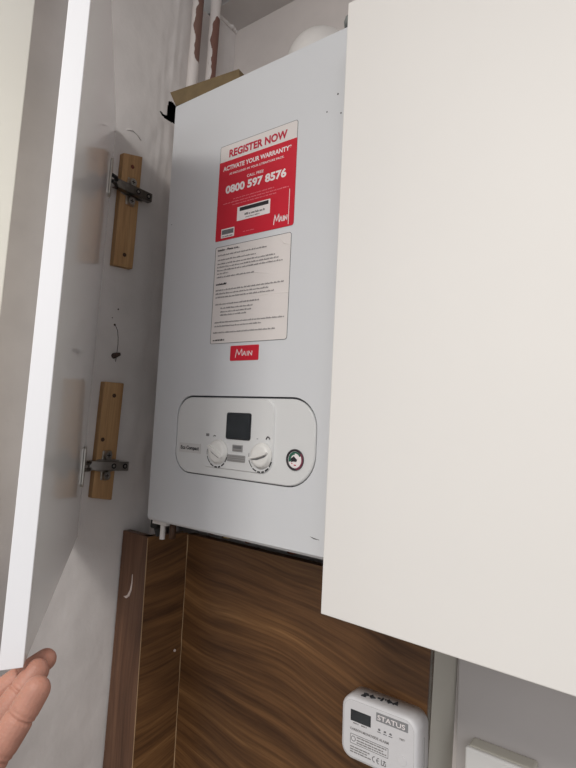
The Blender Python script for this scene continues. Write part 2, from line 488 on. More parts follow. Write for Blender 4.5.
# front face between the rounded rectangle and the opening: bridge corner by corner
for k in range(n):
    j = (k+1) % n
    bm.faces.new((o_i[k], o_i[j], h_f[j], h_f[k]))
obj('casing', bm, M['boiler'], BOI)
bm = bmesh.new()   # dark underside chassis, a little inside the casing
box(bm, 0.012, BW-0.012, 0.03, 0.200, BZ0-0.004, BZ0+0.002, sh)
obj('chassis_plate', bm, M['blackplastic'], BOI)
# connections under the boiler
for i, (cx, cy, mm, r) in enumerate(((0.012, 0.075, 'copper', .0075), (0.05, 0.09, 'brass', .011), (0.10, 0.09, 'copper', .0075), (0.195, 0.12, 'copper', .011), (0.26, 0.12, 'copper', .0075), (0.33, 0.12, 'brass', .011))):
    bm = bmesh.new()
    if cy < 0.11:
        cx2 = cx+0.02
    tube(bm, [(cx+0.012, max(cy, .135), BZ0-0.003), (cx+0.012, max(cy, .135), ZT+.001)], r, 12)
    tube(bm, [(cx+0.012, max(cy, .135), BZ0-0.008), (cx+0.012, max(cy, .135), BZ0-0.026)], r*1.45, 6)
    obj('pipe_connection', bm, M[mm], BOI, smooth=False)
bm = bmesh.new()   # white plastic drain elbow at the lower left corner
tube(bm, [(0.012, 0.028, BZ0-0.002), (0.012, 0.028, BZ0-0.034)], 0.0045, 12)
box(bm, -0.004, 0.030, 0.018, 0.040, BZ0-0.009, BZ0-0.001)
e = obj('drain_pipe', bm, M['flue'], BOI); e['label'] = 'white plastic drain stub'
bm = bmesh.new()
box(bm, -0.018, -0.003, 0.024, 0.044, BZ0-0.020, BZ0-0.004)
tube(bm, [(-0.012, 0.034, BZ0-0.014), (-0.010, 0.040, BZ0-0.034)], 0.006, 10)
e = obj('filling_tap', bm, M['blackplastic'], BOI, bevel=.003); e['label'] = 'black plastic tap'
bm = bmesh.new()
tube(bm, [(0.034, 0.030, BZ0-0.004), (0.034, 0.030, BZ0-0.030)], 0.0055, 10)
e = obj('pipe_connection', bm, M['screwdark'], BOI, smooth=True)

# control panel
bm = bmesh.new()
ins = rrect(px0+0.0019, px1-0.0016, pz0+0.0015, pz1-0.0028, (.041, .031, .033, .045), 10)
ins2 = rrect(px0+0.0033, px1-0.0030, pz0+0.0029, pz1-0.0042, (.040, .030, .032, .044), 10)
a = [bm.verts.new(sh(x, 0.011, z)) for x, z in ins]; b_ = [bm.verts.new(sh(x, 0.0005, z)) for x, z in ins]
c_ = [bm.verts.new(sh(x, -0.0010, z)) for x, z in ins2]
for k in range(n):
    j = (k+1) % n
    bm.faces.new((a[k], a[j], b_[j], b_[k])); bm.faces.new((b_[k], b_[j], c_[j], c_[k]))
bm.faces.new(c_); bm.faces.new(a[::-1])
fascia = obj('control_panel', bm, M['fascia'], BOI)
bm = bmesh.new()
gl_in = ins
ring_prism(bm, [(x, z) for x, z in hole], ins, 0.0035, 0.0095, sh)
obj('panel_gap', bm, M['groove'], BOI)  # dark ring paints in the shade of the gap, thicker along the top
# raised inner plate
bm = bmesh.new()
pl0 = rrect(0.1215, 0.2625, 1.4968, 1.6020, (.020, .010, .016, .022), 8)
pl1 = rrect(0.1225, 0.2612, 1.4985, 1.6005, (.019, .009, .015, .021), 8)
a = [bm.verts.new(sh(x, -0.0010, z)) for x, z in pl0]; c_ = [bm.verts.new(sh(x, -0.0036, z)) for x, z in pl1]
for k in range(len(pl0)):
    j = (k+1) % len(pl0); bm.faces.new((a[k], a[j], c_[j], c_[k]))
bm.faces.new(c_); bm.faces.new(a[::-1])
plate = obj('raised_plate', bm, M['fascia'], BOI)
YP = -0.0036
def rr_part(name, x0, x1, z0, z1, r, y0, y1, m, parent, bevel=0.0):
    bm = bmesh.new()
    p = [Vector(sh(x, y0, z)) for x, z in rrect(x0, x1, z0, z1, r, 5)]
    prism(bm, p, Vector((0, y1-y0, 0)))
    return obj(name, bm, m, parent, bevel=bevel)
lcd = rr_part('display', 0.1735, 0.2210, 1.5415, 1.5805, 0.0035, YP-0.0010, YP+0.001, M['lcdframe'], BOI)
lcd['label'] = 'dark unlit display'
rr_part('display_glass', 0.1755, 0.2190, 1.5432, 1.5788, 0.002, YP-0.0014, YP-0.0005, M['lcd'], lcd)

def ringarc(bm, cx, cz, r0, r1, a0, a1, y, n=20):
    va = []; vb = []
    for i in range(n+1):
        a = math.radians(a0+(a1-a0)*i/n)
        va.append(bm.verts.new(sh(cx+r0*math.cos(a), y, cz+r0*math.sin(a))))
        vb.append(bm.verts.new(sh(cx+r1*math.cos(a), y, cz+r1*math.sin(a))))
    for i in range(n): bm.faces.new((va[i], va[i+1], vb[i+1], vb[i]))

def dial(cx, cz, ang):
    R = 0.0168
    bm = bmesh.new()
    # lathe profile along -Y
    prof = [(R+.0015, 0.0), (R+.0012, -.0015), (R, -.002), (R-0.0006, -.0055), (R-.002, -.0070), (R-.005, -.0074), (0.0, -.0074)]
    N_ = 36; rings = []
    for r, y in prof[:-1]:
        rings.append([bm.verts.new(sh(cx+r*math.cos(2*PI*k/N_), YP+y, cz+r*math.sin(2*PI*k/N_))) for k in range(N_)])
    for a, b in zip(rings, rings[1:]):
        for k in range(N_): bm.faces.new((a[k], a[(k+1) % N_], b[(k+1) % N_], b[k]))
    bm.faces.new(rings[-1]); bm.faces.new(rings[0][::-1])
    kn = obj('dial_knob', bm, M['knob'], BOI, smooth=False)
    kn.data.polygons.foreach_set('use_smooth', [len(p.vertices) == 4 for p in kn.data.polygons])
    # grip bar across the dial
    bm = bmesh.new()
    ca, sa = math.cos(ang), math.sin(ang)
    def f(u, v, y): return sh(cx+u*ca-v*sa, YP+y, cz+u*sa+v*ca)
    prof2 = [(-0.0165, 0), (-0.0150, .0022), (-0.004, .0034), (0.004, .0034), (0.0150, .0022), (0.0165, 0), (0.0150, -.0022), (.004, -.0034), (-.004, -.0034), (-0.0150, -.0022)]
    lo = [bm.verts.new(f(u, v, -.0072)) for u, v in prof2]; hi = [bm.verts.new(f(u*.97, v*.62, -.0115)) for u, v in prof2]
    for k in range(len(lo)): bm.faces.new((lo[k], lo[(k+1) % len(lo)], hi[(k+1) % len(lo)], hi[k]))
    bm.faces.new(hi); bm.faces.new(lo[::-1])
    obj('grip_bar', bm, M['knob'], kn)
    bm = bmesh.new()   # shade on the grip's lower side, painted as a flat grey strip
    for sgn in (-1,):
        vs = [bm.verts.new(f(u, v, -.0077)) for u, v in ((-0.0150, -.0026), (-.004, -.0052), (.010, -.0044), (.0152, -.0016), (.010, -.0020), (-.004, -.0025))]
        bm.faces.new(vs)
    obj_flat('grip_shade', bm, M['midgrey'], kn, 0.0003, (0, -1, 0))
    bm = bmesh.new()   # printed scale growing in weight
    segs = 5
    for i, (a0, a1, wdt) in enumerate(((170, 193, .0006), (198, 230, .0011), (234, 254, .0017), (260, 274, .0022), (280, 292, .0024), (298, 316, .0021), (322, 345, .0015), (350, 371, .0008))):
        ringarc(bm, cx-.003, cz-.0015, R+.0036, R+.0036+wdt, a0, a1, YP, 6)
    obj_flat('dial_scale', bm, M['ink'], BOI, 0.0003, (0, -1, 0))
dial(0.1600, 1.5218, math.radians(-30))
dial(0.2432, 1.5222, math.radians(16))
# little symbols above the dials
bm = bmesh.new()
for k in range(4):
    box(bm, 0.1325+k*.0017, 0.1334+k*.0017, YP-.0003, YP, 1.5435, 1.5475, sh)
box(bm, 0.1325, 0.1385, YP-.0003, YP, 1.5440, 1.5446, sh)
obj('dial_symbol', bm, M['greyink'], BOI); bm = bmesh.new()
tube(bm, [sh(0.1478, YP-.0002, 1.5440), sh(0.1500, YP-.0002, 1.5452), sh(0.1528, YP-.0002, 1.5443)], .0007, 6)
obj('dial_symbol', bm, M['greyink'], BOI); bm = bmesh.new()
box(bm, 0.2325, 0.2352, YP-.0003, YP, 1.5446, 1.5454, sh)
obj('dial_symbol', bm, M['greyink'], BOI); bm = bmesh.new()
tube(bm, [sh(0.2497, YP-.0002, 1.5452), sh(0.2512, YP-.0002, 1.5480), sh(0.2545, YP-.0002, 1.5483), sh(0.2562, YP-.0002, 1.5455)], .0011, 6)
tube(bm, [sh(0.2525, YP-.0002, 1.5480), sh(0.2525, YP-.0002, 1.5498)], .0008, 6)
obj('dial_symbol', bm, M['greyink'], BOI)
b1 = rr_part('button', 0.1880, 0.2072, 1.5245, 1.5340, 0.0008, YP-0.0012, YP+.001, M['greybtn'], BOI)
rr_part('button_legend', 0.1897, 0.2057, 1.5285, 1.5325, 0.0004, YP-0.0015, YP-.001, M['midgrey'], b1)
rr_part('button_legend', 0.1897, 0.2057, 1.5255, 1.5270, 0.0004, YP-0.0015, YP-.001, M['paleink'], b1)
b2 = rr_part('button', 0.1788, 0.2130, 1.5098, 1.5195, 0.0010, YP-0.0012, YP+.001, M['greybtn'], BOI)
bm = bmesh.new()
for k in range(3):
    box(bm, 0.1800, 0.2118, YP-.0014, YP-.0011, 1.5112+k*.0028, 1.5120+k*.0028, sh)
obj('button_legend', bm, M['paleink'], b2)
# name badge at the left
bg = rr_part('name_badge', 0.0722, 0.1200, 1.5155, 1.5300, 0.001, -0.0016, -.0005, M['greybtn'], BOI)
bg.data.materials[0] = mat('badge_plastic', srgb(206, 204, 203), .4)
bm = bmesh.new()
text_into(bm, 'Eco Compact', Vector(sh(0.0755, -0.0017, 1.5205)), EX, EZ, 0.0405, 0.0056, 0.03)
obj_flat('lettering', bm, M['ink'], bg, 0.0002, (0, -1, 0))
# pressure gauge
gx, gz = 0.2990, 1.5212
bm = bmesh.new()
c0 = [(gx+0.0142*math.cos(2*PI*k/40), gz+0.0142*math.sin(2*PI*k/40)) for k in range(40)]
c1 = [(gx+0.0112*math.cos(2*PI*k/40), gz+0.0112*math.sin(2*PI*k/40)) for k in range(40)]
ring_prism(bm, c0, c1, -0.0032, -0.0005, sh)
gauge = obj('pressure_gauge', bm, mat('gauge_rim', srgb(52, 48, 52), .3), BOI, bevel=.0006)
gauge['label'] = 'round pressure gauge with dark rim'
bm = bmesh.new()
disc_prism(bm, sh(gx, -0.0006, gz), (0, -1, 0), 0.0113, 0.0012, 36)
obj('gauge_face', bm, M['white'], gauge)
bm = bmesh.new(); ringarc(bm, gx, gz, .0068, .0106, 95, 200, -.00185); ringarc(bm, gx, gz, .0084, .0106, 30, 95, -.00185)
obj_flat('gauge_band', bm, M['green'], gauge, .0002, (0, -1, 0))
bm = bmesh.new(); ringarc(bm, gx, gz, .0115, .0140, -75, 40, -.00325); 
obj_flat('gauge_band', bm, mat('gauge_red', srgb(120, 52, 72), .4), gauge, .0002, (0, -1, 0))
bm = bmesh.new()
bm.faces.new([bm.verts.new(sh(gx+u, -.0020, gz+v)) for u, v in ((-.0075, .0008), (-.0055, -.0030), (.0028, -.0022), (.0035, .0002), (-.002, .0046))])
tube(bm, [sh(gx-.006, -.0021, gz-.003), sh(gx+.001, -.0021, gz-.0005)], .0007, 6)
disc_prism(bm, sh(gx+.001, -.002, gz-.0005), (0, -1, 0), .0020, .0008, 14)
obj('gauge_needle', bm, M['ink'], gauge)
bm = bmesh.new()
box(bm, gx-.0015, gx+.0020, -.0021, -.0018, gz-.0078, gz-.0066, sh); box(bm, gx-.0055, gx-.0040, -.0021, -.0018, gz-.0060, gz-.0045, sh)
obj('gauge_marks', bm, M['redink'], gauge)

# ---- red registration sticker
YS = -0.00035
def flat_rr(name, x0, x1, z0, z1, r, y, m, parent, t=0.0003):
    bm = bmesh.new()
    p = [Vector(sh(x, y, z)) for x, z in rrect(x0, x1, z0, z1, r, 5)]
    prism(bm, p, Vector((0, -t, 0)))
    return obj(name, bm, m, parent)
def line_text(bm, s, x0, x1, z0, z1, y, bold=0.0, shear=0.0):
    text_into(bm, s, Vector(sh(x0, y, z0)), EX, EZ, x1-x0, z1-z0, bold, shear)
st = flat_rr('warranty_sticker', 0.1240, 0.2780, 1.8506, 2.0090, (.004, .003, .001, .004), -.0001, M['paper'], BOI)
st['label'] = 'red and white registration sticker'
bm = bmesh.new()   # thin dark outline of the white head
ring_prism(bm, rrect(0.1238, 0.2782, 1.8504, 2.0092, (.004, .003, .001, .004), 5), rrect(0.1245, 0.2775, 1.8511, 2.0085, (.0035, .0025, .001, .0035), 5), -.00045, -.0001, sh)
obj('outline', bm, M['midgrey'], st)
flat_rr('red_field', 0.1238, 0.2782, 1.8504, 1.9815, (.0003, .0003, .003, .004), YS-.00005, M['red'], st)
YT = YS-.00040
bm = bmesh.new()
line_text(bm, 'REGISTER NOW', 0.1440, 0.2598, 1.9872, 1.9996, YT, 0.032)
e = obj_flat('lettering', bm, M['redink'], st, .00015, (0, -1, 0)); e['label'] = 'red lettering reading REGISTER NOW'
bm = bmesh.new()
line_text(bm, 'ACTIVATE YOUR WARRANTY*', 0.1325, 0.2688, 1.9658, 1.9732, YT, 0.03)
line_text(bm, 'AS INCLUDED IN YOUR LITERATURE PACK.', 0.1465, 0.2560, 1.9567, 1.9602, YT, 0.012)
line_text(bm, 'CALL FREE', 0.1845, 0.2175, 1.9440, 1.9485, YT, 0.012)
line_text(bm, '0800 597 8576', 0.1405, 0.2612, 1.9270, 1.9394, YT, 0.04)
e = obj_flat('lettering', bm, M['white'], st, .00015, (0, -1, 0)); e['label'] = 'white lettering with the phone number'
def dashes(bm, x0, x1, z, h, y, seed, gap=0.0012, wmin=.003, wmax=.010):
    """illegible small print: word-length bars with ragged tops"""
    rnd = random.Random(seed); x = x0
    while x < x1-0.0015:
        wd = min(rnd.uniform(wmin, wmax), x1-x)
        k = max(2, int(wd/0.0012))
        for i in range(k):
            a = x+wd*i/k; hh = h*rnd.choice((0.62, 0.72, 1.0))
            bm.faces.new([bm.verts.new(sh(a+u*wd/k*0.86, y, z+v*hh)) for u, v in ((0, 0), (1, 0), (1, 1), (0, 1))])
        x += wd+gap
bm = bmesh.new()
dashes(bm, 0.1580, 0.2400, 1.9142, .0017, YT, 1); dashes(bm, 0.1365, 0.2670, 1.9094, .0017, YT, 2); dashes(bm, 0.1570, 0.2465, 1.9048, .0017, YT, 3)
obj_flat('small_print', bm, M['pinkish'], st, .0001, (0, -1, 0)); bm = bmesh.new()
dashes(bm, 0.182, 0.205, 1.8570, .0013, YT, 4)
e = obj_flat('small_print', bm, M['pinkish'], st, .0001, (0, -1, 0))
bm = bmesh.new()
box(bm, 0.2683, 0.2692, YT-.0002, YT, 1.853, 1.906, sh)
obj('side_rule', bm, M['white'], st)
ins_ = flat_rr('serial_label', 0.1682, 0.2336, 1.8765, 1.8990, .0006, YT, M['white'], st, .0002)
flat_rr('black_bar', 0.1733, 0.2303, 1.8915, 1.8974, .0003, YT-.0002, M['ink'], ins_, .0002)
bm = bmesh.new(); dashes(bm, 0.184, 0.224, 1.8832, .0034, YT-.00045, 5); dashes(bm, 0.186, 0.214, 1.8792, .0015, YT-.00045, 6)
obj_flat('small_print', bm, M['paleink'], ins_, .0001, (0, -1, 0))
bc = flat_rr('barcode_label', 0.1362, 0.1640, 1.8540, 1.8688, .0008, YT, M['white'], st, .0002)
flat_rr('barcode', 0.1378, 0.1625, 1.8595, 1.8668, .0003, YT-.0002, M['midgrey'], bc, .0002)
bm = bmesh.new(); dashes(bm, 0.1395, 0.161, 1.8553, .0022, YT-.00045, 8)
obj_flat('small_print', bm, M['paleink'], bc, .0001, (0, -1, 0))

def main_logo(bm, x0, x1, zb, cap, y):
    """thin drawn capitals: tall M with a tail, small AIN"""
    W_ = x1-x0
    def stroke(p, q, t=.055):
        p = Vector((x0+p[0]*W_, zb+p[1]*cap)); q = Vector((x0+q[0]*W_, zb+q[1]*cap))
        d = (q-p).normalized(); nrm = Vector((-d.y, d.x))*t*cap*1.0
        bm.faces.new([bm.verts.new(sh(v.x, y, v.y)) for v in (p-nrm, q-nrm, q+nrm, p+nrm)])
    stroke((.05, -.22), (.12, 1)); stroke((.12, 1), (.25, .15)); stroke((.25, .15), (.40, 1)); stroke((.40, 1), (.43, 0))
    stroke((.46, 0), (.55, .68)); stroke((.55, .68), (.64, 0)); stroke((.49, .25), (.62, .25))
    stroke((.71, 0), (.71, .66)); stroke((.79, 0), (.79, .68)); stroke((.79, .68), (.96, .02)); stroke((.96, 0), (.97, .68))
bm = bmesh.new()
main_logo(bm, 0.2405, 0.2668, 1.8595, .0125, YT)
obj_flat('maker_logo', bm, M['white'], st, .0001, (0, -1, 0))

# ---- white notice sticker
nt_ = flat_rr('notice_sticker', 0.1258, 0.2752, 1.6858, 1.8405, (.004, .003, .003, .004), -.0001, M['paper'], BOI)
nt_['label'] = 'white notice sticker of small print with dark outline'
bm = bmesh.new()
ring_prism(bm, rrect(0.1256, 0.2754, 1.6856, 1.8407, (.004, .003, .003, .004), 5), rrect(0.1263, 0.2747, 1.6863, 1.8400, (.0035, .0025, .0025, .0035), 5), -.0006, -.0001, sh)
obj('outline', bm, M['midgrey'], nt_)
bm = bmesh.new()
line_text(bm, 'Installer - Please note...', 0.1310, 0.1775, 1.8335, 1.8368, YT, 0.02)
obj_flat('heading_print', bm, M['ink'], nt_, .0001, (0, -1, 0)); bm = bmesh.new()
dashes(bm, 0.1312, 0.1538, 1.7785, .0030, YT, 31, .0003)
obj_flat('heading_print', bm, M['ink'], nt_, .0001, (0, -1, 0)); bm = bmesh.new()
dashes(bm, 0.1315, 0.1555, 1.6900, .0026, YT, 32)
obj_flat('heading_print', bm, M['ink'], nt_, .0001, (0, -1, 0))
bm = bmesh.new()
rows = [(.1318, .2324, 1.8255), (.1320, .2108, 1.8178), (.1318, .2472, 1.8115), (.1320, .2546, 1.8062), (.1320, .2619, 1.8010), (.1322, .1563, 1.7958), (.1322, .2089, 1.7900),
        (.1312, .2653, 1.7690), (.1315, .2379, 1.7634), (.1320, .2505, 1.7577), (.1325, .2228, 1.7465), (.1440, .2104, 1.7398), (.1440, .2071, 1.7342), (.1440, .1999, 1.7292),
        (.1330, .2690, 1.7178), (.1333, .2287, 1.7118), (.1312, .2537, 1.7018)]
for i, (a, b2_, z) in enumerate(rows): dashes(bm, a, b2_, z, .0024, YT, 40+i, .0010)
obj_flat('small_print', bm, M['lightink'], nt_, .0001, (0, -1, 0))
# a crease across the notice
bm = bmesh.new()
tube(bm, [sh(.205, -.0004, 1.7525), sh(.232, -.0004, 1.7540), sh(.2745, -.0004, 1.7525)], [.0001, .0004, .0004], 6)
obj('paper_crease', bm, M['paper'], nt_, smooth=True); bm = bmesh.new()
tube(bm, [sh(.205, -.0004, 1.7905), sh(.222, -.0004, 1.7875), sh(.238, -.0004, 1.7845)], [.0001, .0005, .0001], 6)
obj('paper_crease', bm, M['paper'], nt_, smooth=True); bm = bmesh.new()
tube(bm, [sh(.255, -.0004, 1.8330), sh(.262, -.0004, 1.8260), sh(.2735, -.0004, 1.8225)], [.0001, .0006, .0003], 6)
obj('paper_crease', bm, M['paper'], nt_, smooth=True)
# ---- small red badge
bdg = flat_rr('maker_badge', 0.1697, 0.2252, 1.6582, 1.6808, .0015, -.0001, M['red'], BOI, .0006)
bm = bmesh.new(); main_logo(bm, 0.1790, 0.2140, 1.6650, .0105, -.0009)
obj_flat('maker_logo', bm, M['white'], bdg, .0001, (0, -1, 0))
# specks and scuff on the casing
bm = bmesh.new()
for x, z, r in ((.3444, 2.025, .0014), (.3274, 2.0043, .0011), (.3504, 1.9953, .0012), (.0150, 1.90, .0007)):
    disc_prism(bm, sh(x, .0001, z), (0, -1, 0), r, .0004, 10)
    obj('scuff_mark', bm, M['greyink'], BOI); bm = bmesh.new()
tube(bm, [sh(.327, -.0001, 1.4256), sh(.333, -.0001, 1.4240), sh(.341, -.0001, 1.4236)], [.0002, .0007, .0002], 6)
obj('scuff_mark', bm, M['greyink'], BOI)

bm = bmesh.new()
tube(bm, [(0.342, .006, BZ1-.0005), (0.342, .006, BZ1+.006), (0.342, .006, BZ1+.012), (0.342, .006, BZ1+.016)], [.0095, .0105, .009, .004], 20)
e = obj('corner_cap', bm, M['rubber'], BOI, smooth=True); e['label'] = 'grey round cap at the top right corner'

# ------------------------------------------------------------ flue elbow on the boiler top
FL = thing('flue_elbow', 'round white flue elbow rising behind the boiler top', 'flue', (0.198, 0.125, BZ1))
bm = bmesh.new()
fx, fy, fr = 0.198, 0.125, 0.052
pts = [(fx, fy, BZ1+0.0005), (fx, fy, 2.185)]
for i in range(1, 11):
    a = PI/2*i/10
    pts.append((fx, fy+0.045*(1-math.cos(a)), 2.185+0.038*math.sin(a)))
pts.append((fx, YB-0.001, 2.223))
tube(bm, pts, fr, 40)
obj('elbow', bm, M['flue'], FL, smooth=True)
bm = bmesh.new()
tube(bm, [(fx, fy, BZ1+.001), (fx, fy, BZ1+.022)], fr+.006, 40)
obj('collar', bm, M['flue'], FL, bevel=.002)
bm = bmesh.new()
pts2 = []
for i in range(0, 25):
    a = math.radians(-15+210*i/24)
    pts2.append((fx+(fr+.0012)*math.cos(a), fy+.050, 2.2240+(fr+.0012)*math.sin(a)))
tube(bm, pts2, 0.0028, 8)
obj('seal_ring', bm, M['flue'], FL, smooth=True)

# ------------------------------------------------------------ cardboard on the boiler top
bm = bmesh.new()
zt = BZ1+0.0006
A0 = Vector((-0.0155, 0.002, zt)); A1 = Vector((-0.0335, 0.001, zt+0.031)); B1 = Vector((0.117, 0.020, zt+0.031)); B0 = Vector((0.122, 0.021, zt))
dpt = Vector((-0.006, 0.05, 0))
prism(bm, [A0, A1, B1, B0], dpt)
cb = obj('cardboard_strip', bm, M['cardboard'], bevel=.0008)
tag(cb, 'brown cardboard strip lying on the left of the boiler top', 'cardboard')

# ------------------------------------------------------------ painted copper pipes
def wall_pipe(cx, cy, r, m, label):
    bm = bmesh.new()
    pts = []; rads = []
    for i in range(80):
        z = -0.02-0.0+1.47*i/79
        pts.append((0.0006*mnoise.noise(Vector((z*8, cx*99, 1))), 0.0006*mnoise.noise(Vector((z*8, 3, cy*77))), z)); rads.append(r+0.0008*mnoise.noise(Vector((z*45, cy*50, 2))))
    tube(bm, pts, rads, 20)
    o = obj('copper_pipe', bm, m, smooth=True)
    o.location = (cx, cy, 1.03)
    tag(o, label, 'pipe', 'painted pipes in the corner')
wall_pipe(-0.0745, 0.0850, 0.0108, M['pipe1'], 'left of the two chipped painted copper pipes, nearer the cupboard hinges')
wall_pipe(-0.0745, 0.1325, 0.0108, M['pipe2'], 'right of the two chipped painted copper pipes, nearer the corner')

# ------------------------------------------------------------ left door, hinged open
H = Vector((-0.0908, -0.0631, 0)); D = Vector((0.80276396, -0.59629693, 0)); Nn = Vector((0.59629693, 0.80276396, 0))
DL, DZ0, DZ1, DT = 0.4761, 1.3622, 2.0772, 0.018
def dp(u, v, z): return H + D*u - Nn*v + Vector((0, 0, z-0.006*max(0, u-.07)-0.08*max(0, v)*(u > .4)))
LD = thing('cabinet_door', 'white gloss cupboard door standing open at the left, held by fingers', 'cabinet door', tuple(dp(DL/2, DT/2, DZ0)), 'white cupboard doors')
bm = bmesh.new()
box(bm, 0, DL-0.0012, 0, DT, DZ0+0.0008, DZ1-0.0008, dp)
obj('door_panel', bm, M['door'], LD, bevel=.0008)
bm = bmesh.new()
box(bm, DL-0.0012, DL, 0.0002, DT-.0002, DZ0, DZ1, dp)
e = obj('edge_band', bm, M['dooredge'], LD, bevel=.0004); e['label'] = 'bright white edge of the door'

# ------------------------------------------------------------ timber battens with hinges
XB = XW+0.0115
def batten(y0, y1, z0, z1, label, screws, skew, dtop, dbot):
    X0 = XW+0.0015; X1 = XB
    bm = bmesh.new()
    box(bm, X0-.002, X1, y0, y1, z0, z1, lambda x, y, z: (x, y+skew*(z-z0), z+((dtop if z > z0 else dbot) if y > y0 else 0)))
    t = thing('timber_batten', label, 'batten', (X0, (y0+y1)/2, z0), 'hinge battens on the left wall')
    obj('batten', bm, M['pine'], t, bevel=.0012)
    for (sy, sz, mm) in screws:
        bm = bmesh.new(); disc_prism(bm, (X1-.001, sy, sz), (1, 0, 0), .0036, .0018, 16)
        box(bm, X1+.0006, X1+.0011, sy-.003, sy+.003, sz-.0005, sz+.0005)
        obj('screw', bm, M[mm], t)
    return t
BT1 = batten(-0.0450, -0.0045, 1.8290, 2.0340, 'upper pine batten on the left wall behind the higher hinge', ((-0.0245, 2.017, 'screwred'), (-0.0245, 1.853, 'screwdark')), 0.0, .011, .004)
BT2 = batten(-0.0450, -0.0050, 1.4255, 1.6235, 'lower pine batten on the left wall behind the lower hinge', ((-0.0195, 1.601, 'screwdark'), (-0.0345, 1.524, 'screwdark')), 0.020, .001, -.006)
# bare fixing hole below the upper batten's hinge
def hinge(z, dz, u, label, dark, bt, fz=0.0):
    """sprung cup hinge: arm along the wall, plate screwed to the batten, flange on the door"""
    st_ = M['darksteel'] if dark else M['steel']
    yc = -0.024
    ya, yb = yc+.037, -0.064
    def arm(x, y, zz): return (x, y, z+zz+dz*(yc-y))
    w2 = .0078
    bm = bmesh.new()
    for (x0, x1, a, b) in ((XB+.0135, XB+.0150, -w2, w2), (XB+.003, XB+.0150, -w2, -w2+.0013), (XB+.003, XB+.0150, w2-.0013, w2)):
        box(bm, x0, x1, yb, ya, a, b, arm)
    box(bm, XB+.003, XB+.0150, ya-.001, ya, -w2, w2, arm)
    t = obj('hinge', bm, st_, bt, bevel=.0006)
    t['label'] = label
    bm = bmesh.new()   # cruciform plate
    p = [Vector((XB, yc-.0085+y, z+zz)) for y, zz in ((0, -.025), (.017, -.025), (.018, -.011), (.034, -.009), (.034, .009), (.018, .011), (.017, .025), (0, .025), (-.001, .011), (-.012, .009), (-.012, -.009), (-.001, -.011))]
    prism(bm, p, Vector((.0025, 0, 0)))
    obj('mounting_plate', bm, M['steel'], t, bevel=.0006)
    for sg in (-1, 1):
        bm = bmesh.new(); disc_prism(bm, (XB+.0022, yc, z+sg*.0175), (1, 0, 0), .0086, .0052, 18, .0068)
        nf = len(bm.faces)
        box(bm, XB+.0070, XB+.0075, yc-.0036, yc+.0036, z+sg*.0175-.0008, z+sg*.0175+.0008)
        box(bm, XB+.0070, XB+.0075, yc-.0008, yc+.0008, z+sg*.0175-.0036, z+sg*.0175+.0036)
        bm.faces.ensure_lookup_table()
        for f_ in bm.faces[nf:]: f_.material_index = 1
        obj('screw', bm, [M['steel'], M['black']], t)
    for yy in (yc+.029, yc+.006):   # adjusting screws sunk in the arm
        bm = bmesh.new()
        disc_prism(bm, arm(XB+.0146, yy, 0), (1, 0, 0), .0046, .0009, 16)
        nf = len(bm.faces)
        disc_prism(bm, arm(XB+.0152, yy, 0), (1, 0, 0), .0024, .0006, 12)
        bm.faces.ensure_lookup_table()
        for f_ in bm.faces[nf:]: f_.material_index = 1
        obj('adjusting_screw', bm, [M['blackplastic'], M['steel']], t)
    # knuckle link from arm to the cup in the door
    c = dp(u, 0, z+dz*.03+fz)
    k0 = Vector(arm(XB+.010, yb+.004, 0)); k1 = Vector((c.x, c.y, c.z))+Nn*.004
    bm = bmesh.new()
    for off in (-.0052, .0052):
        o_ = Vector((0, 0, off))
        tube(bm, [k0+o_, (k0+k1)/2+o_+Vector((.003, 0, 0)), k1+o_], [.0032, .0036, .0030], 8)
    tube(bm, [k0-Vector((0, 0, .0085)), k0+Vector((0, 0, .0085))], .0034, 12)
    obj('knuckle', bm, M['blackplastic'] if dark else M['darksteel'], t)
    bm = bmesh.new()
    pl = [(uu, zz) for uu, zz in rrect(-.009, .009, -.0325, .0325, .006, 6)]
    prism(bm, [dp(u+a2, -.0002, z+b2+dz*.03+fz) for a2, b2 in pl], Nn*.0030)
    obj('cup_flange', bm, M['steel'], t, bevel=.0006)
hinge(1.9690, -0.02, 0.045, 'dark upper cup hinge', True, BT1, -0.008)
hinge(1.4800, 0.03, 0.033, 'bright lower cup hinge', False, BT2)

# wall plug, hairline crack and small pits on the left wall
bm = bmesh.new()
tube(bm, [(XW-.001, -.0200, 1.6715), (XW+.006, -.0185, 1.6735), (XW+.009, -.0125, 1.6760)], [.0052, .0046, .0025], 10)
tag(obj('wall_plug', bm, M['wallplug'], smooth=True), 'broken brown wall plug stub above the lower batten', 'wall plug')
bm = bmesh.new()
pts = [(XW+plaster_h(y, z)+.0001, y, z) for y, z in ((-.0225, 1.727), (-.0165, 1.718), (-.0140, 1.706), (-.0130, 1.694), (-.0135, 1.682), (-.0150, 1.662))]
tube(bm, pts, .0006, 6)
for y, z, r in ((-.0195, 1.7560, .0016), (-.0235, 1.7270, .0022), (-.030, 1.7385, .001)):
    disc_prism(bm, (XW+plaster_h(y, z)-.0005, y, z), (1, 0, 0), r, .0010, 8)
struct(obj('trim_2', bm, M['wallplug']))
# small drips of filler
bm = bmesh.new()
pts = [(XW+plaster_h(y, z)+.001, y, z) for y, z in ((-.036, 2.085), (-.026, 2.090), (-.014, 2.088), (-.004, 2.080))]
tube(bm, pts, [.0006, .0016, .0016, .0006], 8)
struct(obj('trim_3', bm, M['plaster'], smooth=True))

